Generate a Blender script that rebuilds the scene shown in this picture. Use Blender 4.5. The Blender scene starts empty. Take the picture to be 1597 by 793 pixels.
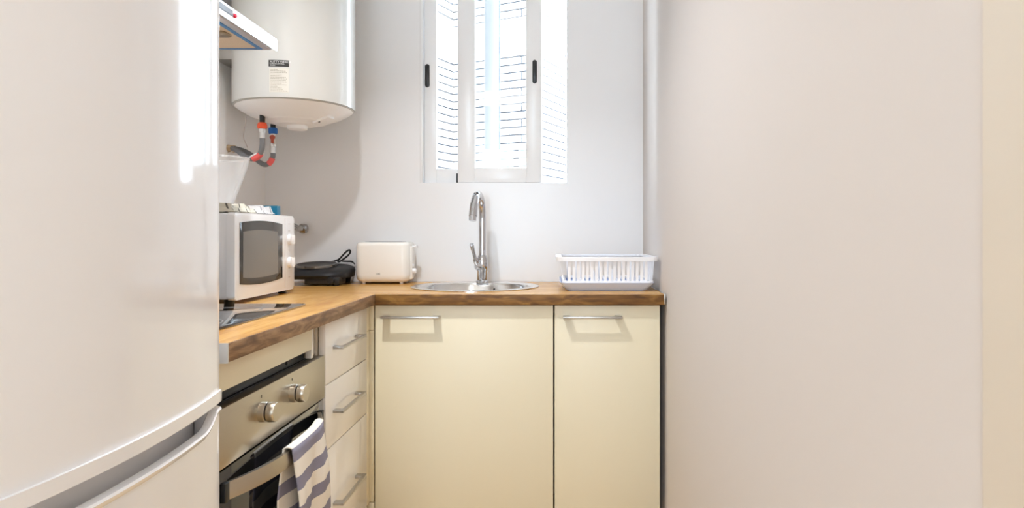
import bpy, bmesh, math, random
from mathutils import Vector, Matrix
random.seed(7)
PI = math.pi
S = bpy.context.scene
COL = S.collection

# ------------------------------------------------------------------ camera
F, VX, VY, CZ = 1030.0, 865.0, 366.0, 1.10        # focal length in px, vanishing point, eye height
cam_d = bpy.data.cameras.new('camera'); cam = bpy.data.objects.new('camera', cam_d); COL.objects.link(cam)
cam_d.sensor_fit = 'HORIZONTAL'; cam_d.sensor_width = 36.0; cam_d.lens = F / 1597 * 36.0
cam_d.shift_x = -(VX - 798.5) / 1597; cam_d.shift_y = -(396.5 - VY) / 1597
cam_d.clip_start = 0.02
cam.location = (0, 0, CZ); cam.rotation_euler = (PI / 2, 0, 0)
S.camera = cam

# ------------------------------------------------------------------ world, exposure
w = bpy.data.worlds.new('sky'); S.world = w; w.use_nodes = True
bg = w.node_tree.nodes['Background']; bg.inputs[0].default_value = (0.74, 0.87, 1.0, 1); bg.inputs[1].default_value = 16.0
S.view_settings.view_transform = 'Standard'; S.view_settings.look = 'None'
S.view_settings.gamma = 1.0; S.view_settings.use_curve_mapping = False
S.view_settings.exposure = 0.24
S.cycles.diffuse_bounces = 8; S.cycles.max_bounces = 14; S.cycles.transparent_max_bounces = 12

SPOT_W, PANEL_W = (11.5, 1.8, 1.0), 2.0
SPOT_C, PANEL_C = (0.965, 0.98, 1.0), (1.0, 0.98, 0.955)
SPOTS = [(-0.54, 1.50, 2.43), (0.12, 0.37, 2.43), (-0.45, -0.75, 2.43)]  # the last spot is an unseen lamp added behind the camera


def W(px, py, Y):                                   # a point of the room from the photograph at depth Y
    return Vector(((px - VX) / F * Y, Y, CZ + (VY - py) / F * Y))

# ------------------------------------------------------------------ materials
MATS = {}
def mat(name, col, rough=0.5, metal=0.0, coat=0.0, spec=0.5, bump=0.0, bscale=200, ani=0.0, var=0.0, vscale=6.0, alpha=None):
    if name in MATS: return MATS[name]
    m = bpy.data.materials.new(name); m.use_nodes = True; MATS[name] = m
    nt = m.node_tree; p = nt.nodes['Principled BSDF']
    p.inputs['Base Color'].default_value = (*col, 1); p.inputs['Roughness'].default_value = rough
    p.inputs['Metallic'].default_value = metal; p.inputs['Coat Weight'].default_value = coat
    p.inputs['Coat Roughness'].default_value = 0.05
    p.inputs['Specular IOR Level'].default_value = spec
    tc = nt.nodes.new('ShaderNodeTexCoord')
    if var > 0:
        n = nt.nodes.new('ShaderNodeTexNoise'); n.inputs['Scale'].default_value = vscale; n.inputs['Detail'].default_value = 4
        nt.links.new(tc.outputs['Object'], n.inputs['Vector'])
        r = nt.nodes.new('ShaderNodeMix'); r.data_type = 'RGBA'
        r.inputs[6].default_value = (*[c * (1 - var) for c in col], 1); r.inputs[7].default_value = (*[min(1, c * (1 + var)) for c in col], 1)
        nt.links.new(n.outputs['Fac'], r.inputs[0]); nt.links.new(r.outputs[2], p.inputs['Base Color'])
    if bump > 0:
        n = nt.nodes.new('ShaderNodeTexNoise'); n.inputs['Scale'].default_value = bscale; n.inputs['Detail'].default_value = 3
        if ani > 0:
            mp = nt.nodes.new('ShaderNodeMapping'); mp.inputs['Scale'].default_value = (1, 1 / ani, 1) if ani > 1 else (1, 1, 1)
            nt.links.new(tc.outputs['Object'], mp.inputs['Vector']); nt.links.new(mp.outputs[0], n.inputs['Vector'])
        else:
            nt.links.new(tc.outputs['Object'], n.inputs['Vector'])
        b = nt.nodes.new('ShaderNodeBump'); b.inputs['Strength'].default_value = bump; b.inputs['Distance'].default_value = 0.002
        nt.links.new(n.outputs['Fac'], b.inputs['Height']); nt.links.new(b.outputs[0], p.inputs['Normal'])
    return m

def glass_mat(name, tint, clear, rough=0.0, body=(0.9, 0.9, 0.9), ior=1.45):
    m = bpy.data.materials.new(name); m.use_nodes = True; MATS[name] = m
    nt = m.node_tree; nt.nodes.clear(); out = nt.nodes.new('ShaderNodeOutputMaterial')
    tr = nt.nodes.new('ShaderNodeBsdfTransparent'); tr.inputs[0].default_value = (*tint, 1)
    df = nt.nodes.new('ShaderNodeBsdfPrincipled'); df.inputs['Base Color'].default_value = (*body, 1); df.inputs['Roughness'].default_value = 0.3
    gl = nt.nodes.new('ShaderNodeBsdfGlossy'); gl.inputs['Roughness'].default_value = rough
    mx = nt.nodes.new('ShaderNodeMixShader'); mx.inputs[0].default_value = 1 - clear
    nt.links.new(tr.outputs[0], mx.inputs[1]); nt.links.new(df.outputs[0], mx.inputs[2])
    fr = nt.nodes.new('ShaderNodeFresnel'); fr.inputs[0].default_value = 1.45
    m2 = nt.nodes.new('ShaderNodeMixShader')
    fr.inputs[0].default_value = ior; nt.links.new(fr.outputs[0], m2.inputs[0]); nt.links.new(mx.outputs[0], m2.inputs[1]); nt.links.new(gl.outputs[0], m2.inputs[2])
    nt.links.new(m2.outputs[0], out.inputs[0])
    return m

def wood_mat(name, cols, along='X', rough=0.3, scale=5.0, stretch=14.0):
    m = bpy.data.materials.new(name); m.use_nodes = True; MATS[name] = m
    nt = m.node_tree; p = nt.nodes['Principled BSDF']; p.inputs['Roughness'].default_value = rough
    tc = nt.nodes.new('ShaderNodeTexCoord'); mp = nt.nodes.new('ShaderNodeMapping')
    s = [scale] * 3; s['XYZ'.index(along)] = scale / stretch * 2.2
    mp.inputs['Scale'].default_value = s
    nt.links.new(tc.outputs['Object'], mp.inputs['Vector'])
    n1 = nt.nodes.new('ShaderNodeTexNoise'); n1.inputs['Scale'].default_value = 2.2; n1.inputs['Detail'].default_value = 6; n1.inputs['Distortion'].default_value = 1.6
    nt.links.new(mp.outputs[0], n1.inputs['Vector'])
    mp2 = nt.nodes.new('ShaderNodeMapping'); s2 = [160.0] * 3; s2['XYZ'.index(along)] = 6.0; mp2.inputs['Scale'].default_value = s2
    nt.links.new(tc.outputs['Object'], mp2.inputs['Vector'])
    n2 = nt.nodes.new('ShaderNodeTexNoise'); n2.inputs['Scale'].default_value = 1.0; n2.inputs['Detail'].default_value = 4
    nt.links.new(mp2.outputs[0], n2.inputs['Vector'])
    ad = nt.nodes.new('ShaderNodeMix'); ad.inputs[0].default_value = 0.28
    nt.links.new(n1.outputs['Fac'], ad.inputs[2]); nt.links.new(n2.outputs['Fac'], ad.inputs[3])
    r = nt.nodes.new('ShaderNodeValToRGB'); e = r.color_ramp.elements
    e[0].position = 0.34; e[0].color = (*cols[0], 1); e[1].position = 0.64; e[1].color = (*cols[2], 1)
    k = e.new(0.48); k.color = (*cols[1], 1)
    nt.links.new(ad.outputs[0], r.inputs[0]); nt.links.new(r.outputs[0], p.inputs['Base Color'])
    b = nt.nodes.new('ShaderNodeBump'); b.inputs['Strength'].default_value = 0.12; b.inputs['Distance'].default_value = 0.001
    nt.links.new(n2.outputs['Fac'], b.inputs['Height']); nt.links.new(b.outputs[0], p.inputs['Normal'])
    return m

def emis_mat(name, col, strength):
    m = bpy.data.materials.new(name); m.use_nodes = True; MATS[name] = m
    p = m.node_tree.nodes['Principled BSDF']; p.inputs['Base Color'].default_value = (*col, 1)
    p.inputs['Emission Color'].default_value = (*col, 1); p.inputs['Emission Strength'].default_value = strength
    return m

def stripe_mat(name, c0, c1, period, frac, off=0.0):
    m = bpy.data.materials.new(name); m.use_nodes = True; MATS[name] = m
    nt = m.node_tree; p = nt.nodes['Principled BSDF']; p.inputs['Roughness'].default_value = 0.9
    uv = nt.nodes.new('ShaderNodeUVMap'); uv.uv_map = 'UVMap'
    sp = nt.nodes.new('ShaderNodeSeparateXYZ'); nt.links.new(uv.outputs[0], sp.inputs[0])
    def mth(op, a, b):
        n = nt.nodes.new('ShaderNodeMath'); n.operation = op
        for i, v in enumerate((a, b)):
            if v is None: continue
            if isinstance(v, (int, float)): n.inputs[i].default_value = v
            else: nt.links.new(v, n.inputs[i])
        return n.outputs[0]
    v = mth('FRACT', mth('DIVIDE', mth('ADD', sp.outputs[1], off), period), None)
    mk = mth('LESS_THAN', v, frac)
    no = nt.nodes.new('ShaderNodeTexNoise'); no.inputs['Scale'].default_value = 900; nt.links.new(uv.outputs[0], no.inputs['Vector'])
    k = mth('MULTIPLY', mk, mth('ADD', 0.72, mth('MULTIPLY', no.outputs['Fac'], 0.5)))
    mx = nt.nodes.new('ShaderNodeMix'); mx.data_type = 'RGBA'; mx.inputs[6].default_value = (*c0, 1); mx.inputs[7].default_value = (*c1, 1)
    nt.links.new(k, mx.inputs[0]); nt.links.new(mx.outputs[2], p.inputs['Base Color'])
    b = nt.nodes.new('ShaderNodeBump'); b.inputs['Strength'].default_value = 0.25; b.inputs['Distance'].default_value = 0.001
    nt.links.new(no.outputs['Fac'], b.inputs['Height']); nt.links.new(b.outputs[0], p.inputs['Normal'])
    return m

M_wall = mat('wall_paint', (0.885, 0.875, 0.865), 0.75, bump=0.03, bscale=60)
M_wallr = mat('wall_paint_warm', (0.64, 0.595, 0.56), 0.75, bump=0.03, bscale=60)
M_back = mat('gloss_wall_paint', (0.84, 0.845, 0.855), 0.24, spec=0.3, bump=0.01, bscale=8)
M_cream = mat('cream_trim_paint', (0.715, 0.65, 0.555), 0.6, bump=0.03, bscale=60)
M_ceil = mat('ceiling_paint', (0.90, 0.89, 0.88), 0.7, bump=0.03, bscale=80)
M_floor = wood_mat('floor_oak', [(0.48, 0.29, 0.11), (0.63, 0.41, 0.165), (0.71, 0.49, 0.23)], 'Y', 0.35, 4.0, 12)
M_fridge = mat('fridge_white', (0.84, 0.835, 0.85), 0.10, coat=0.6, bump=0.006, bscale=25)
M_gasket = mat('gasket_grey', (0.20, 0.19, 0.19), 0.6, bump=0.05)
M_cab = mat('cabinet_cream', (0.75, 0.685, 0.515), 0.42, coat=0.0, bump=0.01, bscale=40)
M_draw = mat('drawer_white', (0.89, 0.865, 0.83), 0.14, coat=0.4, bump=0.008, bscale=40)
M_carc = mat('carcass_melamine', (0.45, 0.40, 0.33), 0.5, bump=0.02)
M_edge = mat('edge_dark', (0.10, 0.07, 0.04), 0.6, bump=0.02)
M_wtop = wood_mat('worktop_oak_side', [(0.43, 0.195, 0.040), (0.60, 0.315, 0.078), (0.70, 0.42, 0.135)], 'Y', 0.26, 5.0, 14)
M_wtopx = wood_mat('worktop_oak_back', [(0.43, 0.195, 0.040), (0.60, 0.315, 0.078), (0.70, 0.42, 0.135)], 'X', 0.26, 5.0, 14)
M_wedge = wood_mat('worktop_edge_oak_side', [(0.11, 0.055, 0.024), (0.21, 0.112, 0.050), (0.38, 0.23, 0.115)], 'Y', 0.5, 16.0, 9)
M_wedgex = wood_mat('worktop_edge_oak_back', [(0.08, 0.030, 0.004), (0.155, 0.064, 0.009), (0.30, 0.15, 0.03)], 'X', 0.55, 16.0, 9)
M_alu = mat('aluminium', (0.72, 0.71, 0.69), 0.3, metal=1.0, bump=0.02, bscale=300)
M_handle = mat('brushed_handle', (0.50, 0.48, 0.45), 0.34, metal=1.0, bump=0.02, bscale=300)
M_steel = mat('brushed_steel', (0.54, 0.49, 0.41), 0.30, metal=1.0, bump=0.05, bscale=260, ani=30)
M_steel2 = mat('hood_steel', (0.80, 0.80, 0.80), 0.22, metal=1.0, bump=0.02, bscale=200)
M_sink = mat('sink_steel', (0.74, 0.73, 0.71), 0.17, metal=1.0, bump=0.03, bscale=150)
M_chrome = mat('chrome', (0.60, 0.60, 0.62), 0.05, metal=1.0, bump=0.004, bscale=40)
M_black = mat('black_plastic', (0.012, 0.012, 0.013), 0.35, bump=0.03, bscale=400)
M_bglass = mat('black_glass', (0.010, 0.010, 0.011), 0.03, coat=1.0, bump=0.002, bscale=10)
M_dark = mat('dark_recess', (0.015, 0.015, 0.018), 0.5, bump=0.03)
M_iron = mat('hotplate_black', (0.016, 0.016, 0.018), 0.45, spec=0.3, bump=0.04, bscale=300)
M_white = mat('white_plastic', (0.87, 0.87, 0.88), 0.22, coat=0.2, bump=0.01, bscale=80)
M_toast = mat('toaster_white', (0.88, 0.86, 0.81), 0.25, coat=0.2, bump=0.01, bscale=80)
M_rack = mat('rack_white', (0.86, 0.87, 0.90), 0.35, bump=0.02, bscale=80)
M_tray = mat('tray_pale', (0.60, 0.70, 0.92), 0.3, bump=0.02, bscale=80)
M_enam = mat('heater_enamel', (0.70, 0.695, 0.66), 0.26, coat=0.3, bump=0.006, bscale=20)
M_hbot = mat('heater_base', (0.90, 0.89, 0.875), 0.35, bump=0.02, bscale=40)
M_mwin = mat('microwave_window', (0.055, 0.05, 0.043), 0.10, coat=0.0, spec=0.35, bump=0.004, bscale=20)
M_mwin2 = mat('microwave_cavity', (0.19, 0.175, 0.15), 0.14, coat=0.0, spec=0.35, bump=0.004, bscale=20)
M_pvc = mat('window_pvc', (0.86, 0.865, 0.87), 0.25, bump=0.008, bscale=40)
M_orange = mat('orange_collar', (0.85, 0.10, 0.03), 0.4, bump=0.02)
M_blue = mat('blue_collar', (0.01, 0.13, 0.48), 0.4, bump=0.02)
M_hose = mat('grey_hose', (0.20, 0.20, 0.205), 0.45, metal=0.3, bump=0.4, bscale=500)
M_redtape = mat('red_tape', (0.85, 0.13, 0.12), 0.5, bump=0.03)
M_brass = mat('brass', (0.62, 0.47, 0.30), 0.28, metal=1.0, bump=0.02)
M_bluebox = mat('blue_carton', (0.005, 0.15, 0.26), 0.4, bump=0.02)
M_tape = mat('blue_film', (0.03, 0.22, 0.55), 0.35, bump=0.03)
M_filter = mat('filter_mesh', (0.78, 0.62, 0.45), 0.45, metal=0.4, bump=1.0, bscale=420)
M_red = mat('red_button', (0.75, 0.02, 0.06), 0.4, bump=0.02)
M_brick = mat('pale_brick', (0.36, 0.34, 0.33), 0.9, bump=0.4, bscale=90, var=0.12, vscale=8)
M_mortar = mat('mortar', (0.03, 0.03, 0.034), 0.95, bump=0.4, bscale=90)
M_conc = mat('concrete_band', (0.50, 0.48, 0.47), 0.9, bump=0.3, bscale=40)
M_ink = mat('print_black', (0.03, 0.028, 0.026), 0.5, bump=0.01)
M_inkg = mat('print_grey', (0.42, 0.36, 0.28), 0.6, bump=0.01)
M_paper = mat('label_film', (0.80, 0.765, 0.69), 0.5, bump=0.01)
M_inkw = mat('print_white', (0.85, 0.84, 0.82), 0.5, bump=0.01)
M_pane = glass_mat('window_glass', (0.97, 0.99, 1.0), 0.985)
M_clear = bpy.data.materials.new('clear_plastic'); M_clear.use_nodes = True
nt = M_clear.node_tree; p_ = nt.nodes['Principled BSDF']; p_.inputs['Base Color'].default_value = (.95, .95, .95, 1); p_.inputs['Roughness'].default_value = .12
lw = nt.nodes.new('ShaderNodeLayerWeight'); lw.inputs[0].default_value = .35
ml = nt.nodes.new('ShaderNodeMath'); ml.operation = 'MULTIPLY_ADD'; ml.inputs[1].default_value = .60; ml.inputs[2].default_value = .07; nt.links.new(lw.outputs['Facing'], ml.inputs[0])
trn = nt.nodes.new('ShaderNodeBsdfTransparent'); mxs = nt.nodes.new('ShaderNodeMixShader')
nt.links.new(ml.outputs[0], mxs.inputs[0]); nt.links.new(trn.outputs[0], mxs.inputs[1]); nt.links.new(p_.outputs[0], mxs.inputs[2])
nt.links.new(mxs.outputs[0], nt.nodes['Material Output'].inputs[0])
M_towel = stripe_mat('striped_cotton', (0.80, 0.745, 0.665), (0.215, 0.205, 0.28), 0.064, 0.46, 0.012)
M_cloth1 = stripe_mat('cream_cotton', (0.66, 0.62, 0.52), (0.10, 0.09, 0.08), 0.05, 0.13)
M_cloth2 = stripe_mat('white_cotton', (0.68, 0.67, 0.67), (0.16, 0.16, 0.18), 0.07, 0.10)

# ------------------------------------------------------------------ mesh helpers
ROOT = {}
def bm_box(bm, x0, x1, y0, y1, z0, z1, bev=0.0, seg=2):
    if x0 > x1: x0, x1 = x1, x0
    if y0 > y1: y0, y1 = y1, y0
    if z0 > z1: z0, z1 = z1, z0
    r = bmesh.ops.create_cube(bm, size=1.0)
    vs = r['verts']
    for v in vs:
        v.co = Vector(((x0 + x1) / 2 + v.co.x * (x1 - x0), (y0 + y1) / 2 + v.co.y * (y1 - y0), (z0 + z1) / 2 + v.co.z * (z1 - z0)))
    if bev > 0:
        es = list({e for v in vs for e in v.link_edges})
        bmesh.ops.bevel(bm, geom=es, offset=bev, segments=seg, affect='EDGES', profile=0.5, clamp_overlap=True)
    return bm

def bm_tube(bm, pts, rad, n=12, caps=True, smooth_path=0):
    pts = [Vector(p) for p in pts]
    for _ in range(smooth_path):                                  # Chaikin
        q = [pts[0]]
        for a, b in zip(pts[:-1], pts[1:]):
            q += [a * 0.75 + b * 0.25, a * 0.25 + b * 0.75]
        q.append(pts[-1]); pts = q
    N = len(pts); rads = rad if isinstance(rad, (list, tuple)) else [rad] * N
    if len(rads) != N: rads = [rads[min(len(rads) - 1, int(i / (N - 1) * (len(rads) - 1) + .5))] for i in range(N)]
    up = None; rings = []
    for i, p in enumerate(pts):
        t = (pts[min(i + 1, N - 1)] - pts[max(i - 1, 0)]).normalized()
        if up is None:
            up = Vector((0, 0, 1)) if abs(t.z) < 0.9 else Vector((1, 0, 0))
        up = (up - t * up.dot(t)).normalized(); s = t.cross(up)
        rings.append([bm.verts.new(p + (up * math.cos(2 * PI * k / n) + s * math.sin(2 * PI * k / n)) * rads[i]) for k in range(n)])
    for a, b in zip(rings[:-1], rings[1:]):
        for k in range(n):
            bm.faces.new((a[k], a[(k + 1) % n], b[(k + 1) % n], b[k]))
    if caps:
        bm.faces.new(rings[0][::-1]); bm.faces.new(rings[-1])
    return bm

def bm_lathe(bm, prof, c=(0, 0, 0), n=32, sx=1.0, sy=1.0, axis='Z', cap0=False, cap1=False):
    c = Vector(c); rings = []
    for r, h in prof:
        ring = []
        for k in range(n):
            a = 2 * PI * k / n; u, v = r * math.cos(a) * sx, r * math.sin(a) * sy
            d = Vector((u, v, h)) if axis == 'Z' else (Vector((h, u, v)) if axis == 'X' else Vector((v, h, u)))
            ring.append(bm.verts.new(c + d))
        rings.append(ring)
    for a, b in zip(rings[:-1], rings[1:]):
        for k in range(n):
            bm.faces.new((a[k], a[(k + 1) % n], b[(k + 1) % n], b[k]))
    if cap0: bm.faces.new(rings[0][::-1])
    if cap1: bm.faces.new(rings[-1])
    return bm

def bm_prism(bm, poly, lo, hi, axis='Z', bev=0.0):
    """poly in the two other axes (XY for Z, YZ for X, XZ for Y) extruded from lo to hi"""
    def P(u, v, h):
        return {'Z': (u, v, h), 'X': (h, u, v), 'Y': (u, h, v)}[axis]
    a = [bm.verts.new(P(u, v, lo)) for u, v in poly]; b = [bm.verts.new(P(u, v, hi)) for u, v in poly]
    n = len(poly); fs = []
    fs.append(bm.faces.new(a[::-1])); fs.append(bm.faces.new(b))
    for k in range(n): fs.append(bm.faces.new((a[k], a[(k + 1) % n], b[(k + 1) % n], b[k])))
    if bev > 0:
        es = list({e for f in fs[:2] for e in f.edges})
        bmesh.ops.bevel(bm, geom=es, offset=bev, segments=2, affect='EDGES', profile=0.5, clamp_overlap=True)
    return bm

def rrect(x0, x1, y0, y1, r, n=6):
    out = []
    for cx, cy, a0 in ((x1 - r, y1 - r, 0), (x0 + r, y1 - r, 90), (x0 + r, y0 + r, 180), (x1 - r, y0 + r, 270)):
        for k in range(n + 1):
            a = math.radians(a0 + 90 * k / n); out.append((cx + r * math.cos(a), cy + r * math.sin(a)))
    return out

def origin_of(p):
    o = Vector((0, 0, 0))
    while p is not None: o += p.location; p = p.parent
    return o

def obj(name, bm, m, parent=None, angle=35, uv=None):
    me = bpy.data.meshes.new(name)
    bmesh.ops.recalc_face_normals(bm, faces=bm.faces)
    off = origin_of(parent)
    if parent is not None: bmesh.ops.translate(bm, verts=bm.verts, vec=-off)
    bm.to_mesh(me); bm.free()
    me.polygons.foreach_set('use_smooth', [True] * len(me.polygons)); me.set_sharp_from_angle(angle=math.radians(angle))
    me.materials.append(m)
    o = bpy.data.objects.new(name, me); COL.objects.link(o)
    if parent is not None: o.parent = parent
    return o

def box(name, x0, x1, y0, y1, z0, z1, m, parent=None, bev=0.0015, seg=2):
    return obj(name, bm_box(bmesh.new(), x0, x1, y0, y1, z0, z1, bev, seg), m, parent)

def tag(o, label, cat, group=None):
    o['label'] = label; o['category'] = cat
    if group: o['group'] = group
    return o

def thing(name, loc, label, cat, group=None):
    o = bpy.data.objects.new(name, None); COL.objects.link(o); o.location = loc; o.empty_display_size = 0.05
    return tag(o, label, cat, group)

def struct(o, label=None):
    o['kind'] = 'structure'
    if label: o['label'] = label
    return o

def text_mesh(bm, txt, size, place):
    """flat lettering; place(u, v) gives the point for text coordinates u (right), v (up), in metres"""
    cu = bpy.data.curves.new('lettering', 'FONT'); cu.body = txt; cu.size = size; cu.resolution_u = 2
    to = bpy.data.objects.new('lettering', cu); COL.objects.link(to)
    dg = bpy.context.evaluated_depsgraph_get(); ev = to.evaluated_get(dg); me = ev.to_mesh()
    vs = [bm.verts.new(place(v.co.x, v.co.y)) for v in me.vertices]
    for p in me.polygons:
        try: bm.faces.new([vs[i] for i in p.vertices])
        except ValueError: pass
    ev.to_mesh_clear(); bpy.data.objects.remove(to); bpy.data.curves.remove(cu)

# ------------------------------------------------------------------ room shell
XL, XR, YB, YF, ZC = -1.228, 0.375, 2.80, -2.4, 2.60
WX0, WX1, WZ0, WZ1 = -0.571, 0.052, 1.318, 2.38
struct(box('floor', XL - .2, XR + .2, YF - .2, YB + .25, -0.1, 0.0, M_floor, bev=0), 'warm oak floor')
struct(box('ceiling', XL - .2, XR + .2, YF - .2, YB + .25, ZC, ZC + .1, M_ceil, bev=0), 'white ceiling')
struct(box('wall_left', XL - .2, XL, YF - .2, YB + .25, 0, ZC, M_wall, bev=0), 'white wall on the left')
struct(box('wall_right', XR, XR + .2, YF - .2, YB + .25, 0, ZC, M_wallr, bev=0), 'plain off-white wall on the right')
RX0, RX1, RZ0_, RZ1_ = -0.95, 0.0, 0.80, 2.2            # unseen window, added to let frontal daylight into the room
bm = bmesh.new()
bm_box(bm, XL, RX0, YF - .2, YF, 0, ZC); bm_box(bm, RX1, XR, YF - .2, YF, 0, ZC)
bm_box(bm, RX0, RX1, YF - .2, YF, 0, RZ0_); bm_box(bm, RX0, RX1, YF - .2, YF, RZ1_, ZC)
struct(obj('wall_front', bm, M_wall), 'white wall behind the viewer')
bm = bmesh.new()
bm_box(bm, XL, WX0, YB, YB + .05, 0, ZC); bm_box(bm, WX1, XR, YB, YB + .05, 0, ZC)
bm_box(bm, WX0, WX1, YB, YB + .05, 0, WZ0); bm_box(bm, WX0, WX1, YB, YB + .05, WZ1, ZC)
struct(obj('wall_back', bm, M_back), 'glossy white wall around the window')
struct(box('trim_1', XR - .002, XR, -0.6, 0.576, 0, ZC, M_cream, bev=0.0005), 'cream painted wall panel at the right edge')

# ------------------------------------------------------------------ window
win = bpy.data.objects.new('window_1', None); COL.objects.link(win); win.location = (WX0, YB, WZ0)
struct(win, 'white sliding window with two overlapping sashes')
def frame_mesh(x0, x1, z0, z1, y0, y1, wl, wr, wb, wt, bev=.003):
    b = bmesh.new()
    bm_box(b, x0, x0 + wl, y0, y1, z0, z1, bev); bm_box(b, x1 - wr, x1, y0, y1, z0, z1, bev)
    bm_box(b, x0 + wl - .001, x1 - wr + .001, y0 + .0005, y1 - .0005, z0, z0 + wb, bev); bm_box(b, x0 + wl - .001, x1 - wr + .001, y0 + .0005, y1 - .0005, z1 - wt, z1, bev)
    return b
obj('outer_frame', frame_mesh(WX0, WX1, WZ0, WZ1, YB + .002, YB + .070, .010, .002, .002, .03, .0008), M_pvc, win)
def sash(x0, x1, y0, y1, wl, wr, hx, hz):
    z0, z1 = WZ0 + .003, WZ1 - .032
    s = obj('sash', frame_mesh(x0, x1, z0, z1, y0, y1, wl, wr, .062, .06), M_pvc, win)
    ym = (y0 + y1) / 2
    box('pane', x0 + wl - .006, x1 - wr + .006, ym - .003, ym + .003, z0 + .056, z1 - .054, M_pane, s, bev=0)
    h = obj('pull_handle', bm_prism(bmesh.new(), rrect(hx - .0095, hx + .0095, hz - .05, hz + .05, .009), y0 - .003, y0 + .002, 'Y', .0008), M_black, s)
    h['label'] = 'black oval finger pull'
    return s
s1 = sash(-0.560, -0.239, YB + .040, YB + .066, .052, .063, -0.5475, 1.783)
s2 = sash(-0.412, -0.054, YB + .006, YB + .032, .073, .068, -0.085, 1.792)
sl = box('corner_seal', -0.4175, -0.4115, YB + .006, YB + .030, WZ0 + .003, WZ0 + .042, M_black, s2, bev=.0005); sl['label'] = 'small black rubber seal'
sl = box('edge_seal', -0.2392, -0.2365, YB + .042, YB + .064, WZ0 + .06, WZ1 - .035, mat('seal_blue_grey', (0.10, 0.17, 0.27), .5, bump=.02), s1, bev=.0005)
lt = obj('latch', bm_box(bm_box(bmesh.new(), .0445, .0495, YB + .05, YB + .07, 1.868, 1.905, .001), .039, .0475, YB + .05, YB + .07, 1.866, 1.872, .001), mat('latch_grey', (.30, .30, .31), .4, metal=.6, bump=.02), win)

w2 = bpy.data.objects.new('fill_window', None); COL.objects.link(w2); w2.location = (RX0, YF, RZ0_)
struct(w2, 'white two-part window added behind the viewer for fill light')
obj('outer_frame', frame_mesh(RX0, RX1, RZ0_, RZ1_, YF - .14, YF - .06, .05, .05, .05, .05), M_pvc, w2)
box('mullion', (RX0 + RX1) / 2 - .03, (RX0 + RX1) / 2 + .03, YF - .13, YF - .07, RZ0_ + .05, RZ1_ - .05, M_pvc, w2)
for x0, x1 in ((RX0 + .05, (RX0 + RX1) / 2 - .03), ((RX0 + RX1) / 2 + .03, RX1 - .05)):
    box('pane', x0 - .004, x1 + .004, YF - .103, YF - .097, RZ0_ + .046, RZ1_ - .046, M_pane, w2, bev=0)
for nm, x0, x1, z0, z1, y, rx in (('window_portal', WX0, WX1, WZ0, WZ1, YB + .09, -PI / 2), ('window_portal', RX0, RX1, RZ0_, RZ1_, YF - .16, PI / 2)):
    pd = bpy.data.lights.new(nm, 'AREA'); pd.shape = 'RECTANGLE'; pd.size = x1 - x0; pd.size_y = z1 - z0; pd.cycles.is_portal = True
    po = bpy.data.objects.new(nm, pd); COL.objects.link(po); po.location = ((x0 + x1) / 2, y, (z0 + z1) / 2); po.rotation_euler = (rx, 0, 0)

# ------------------------------------------------------------------ building across the light well
bl = thing('brick_building', (-0.192, 6.0, 0), 'pale brick building with concrete bands seen through the window', 'building')
uA = Vector((0.425, 0.905, 0)).normalized(); uB = Vector((-uA.y, uA.x, 0))
Cc = Vector((-0.192, 6.0, 0)); K = Cc + uB * 0.867
HB = 4.6
runs = [(K - uA * 1.15, uA, 1.15, -uB), (K, -uB, 0.867, -uA), (Cc, uA, 3.5, -uB)]     # start, direction, length, outward normal
# outward normals: walls A and C look towards +X side, wall B looks towards the window
poly = []
for q in (K - uA * 1.15, K, Cc, Cc + uA * 3.5, Cc + uA * 3.5 + uB * 3.0, K - uA * 1.15 + uB * 2.0):
    poly.append((q.x, q.y))
obj('wall_core', bm_prism(bmesh.new(), poly, -0.5, HB), M_mortar, bl)
bandz = [(2.815, 3.055), (4.42, 4.62), (0.05, 0.29)]
for z0, z1 in bandz:
    b = bmesh.new()
    off = 0.030
    pp = [K - uA * 1.15 - uB * off, K - uB * off - uA * off, Cc - uB * off - uA * off, Cc + uA * 3.5 - uB * off, Cc + uA * 3.5 + uB * .3, K - uA * 1.15 + uB * .3 ]
    # outline follows the re-entrant and the projecting corner
    pp = [K - uA * 1.15 - uB * off, K - uA * off - uB * off, Cc - uA * off - uB * off, Cc + uA * 3.5 - uB * off,
          Cc + uA * 3.5 + uB * .2, K + uA * .3 + uB * .2, K - uA * 1.15 + uB * .2]
    obj('concrete_band', bm_prism(b, [(q.x, q.y) for q in pp], z0 - .030, z1 + .030), M_conc, bl)
BL, BH, JT = 0.236, 0.057, 0.015
def brick_mesh(length):
    b = bmesh.new(); bm_box(b, -length / 2, length / 2, -0.02, 0.012, -BH / 2, BH / 2)
    me = bpy.data.meshes.new('brick'); bmesh.ops.recalc_face_normals(b, faces=b.faces); b.to_mesh(me); b.free(); me.materials.append(M_brick); return me
meshes = {}
rest = bmesh.new(); n_single = 0
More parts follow.
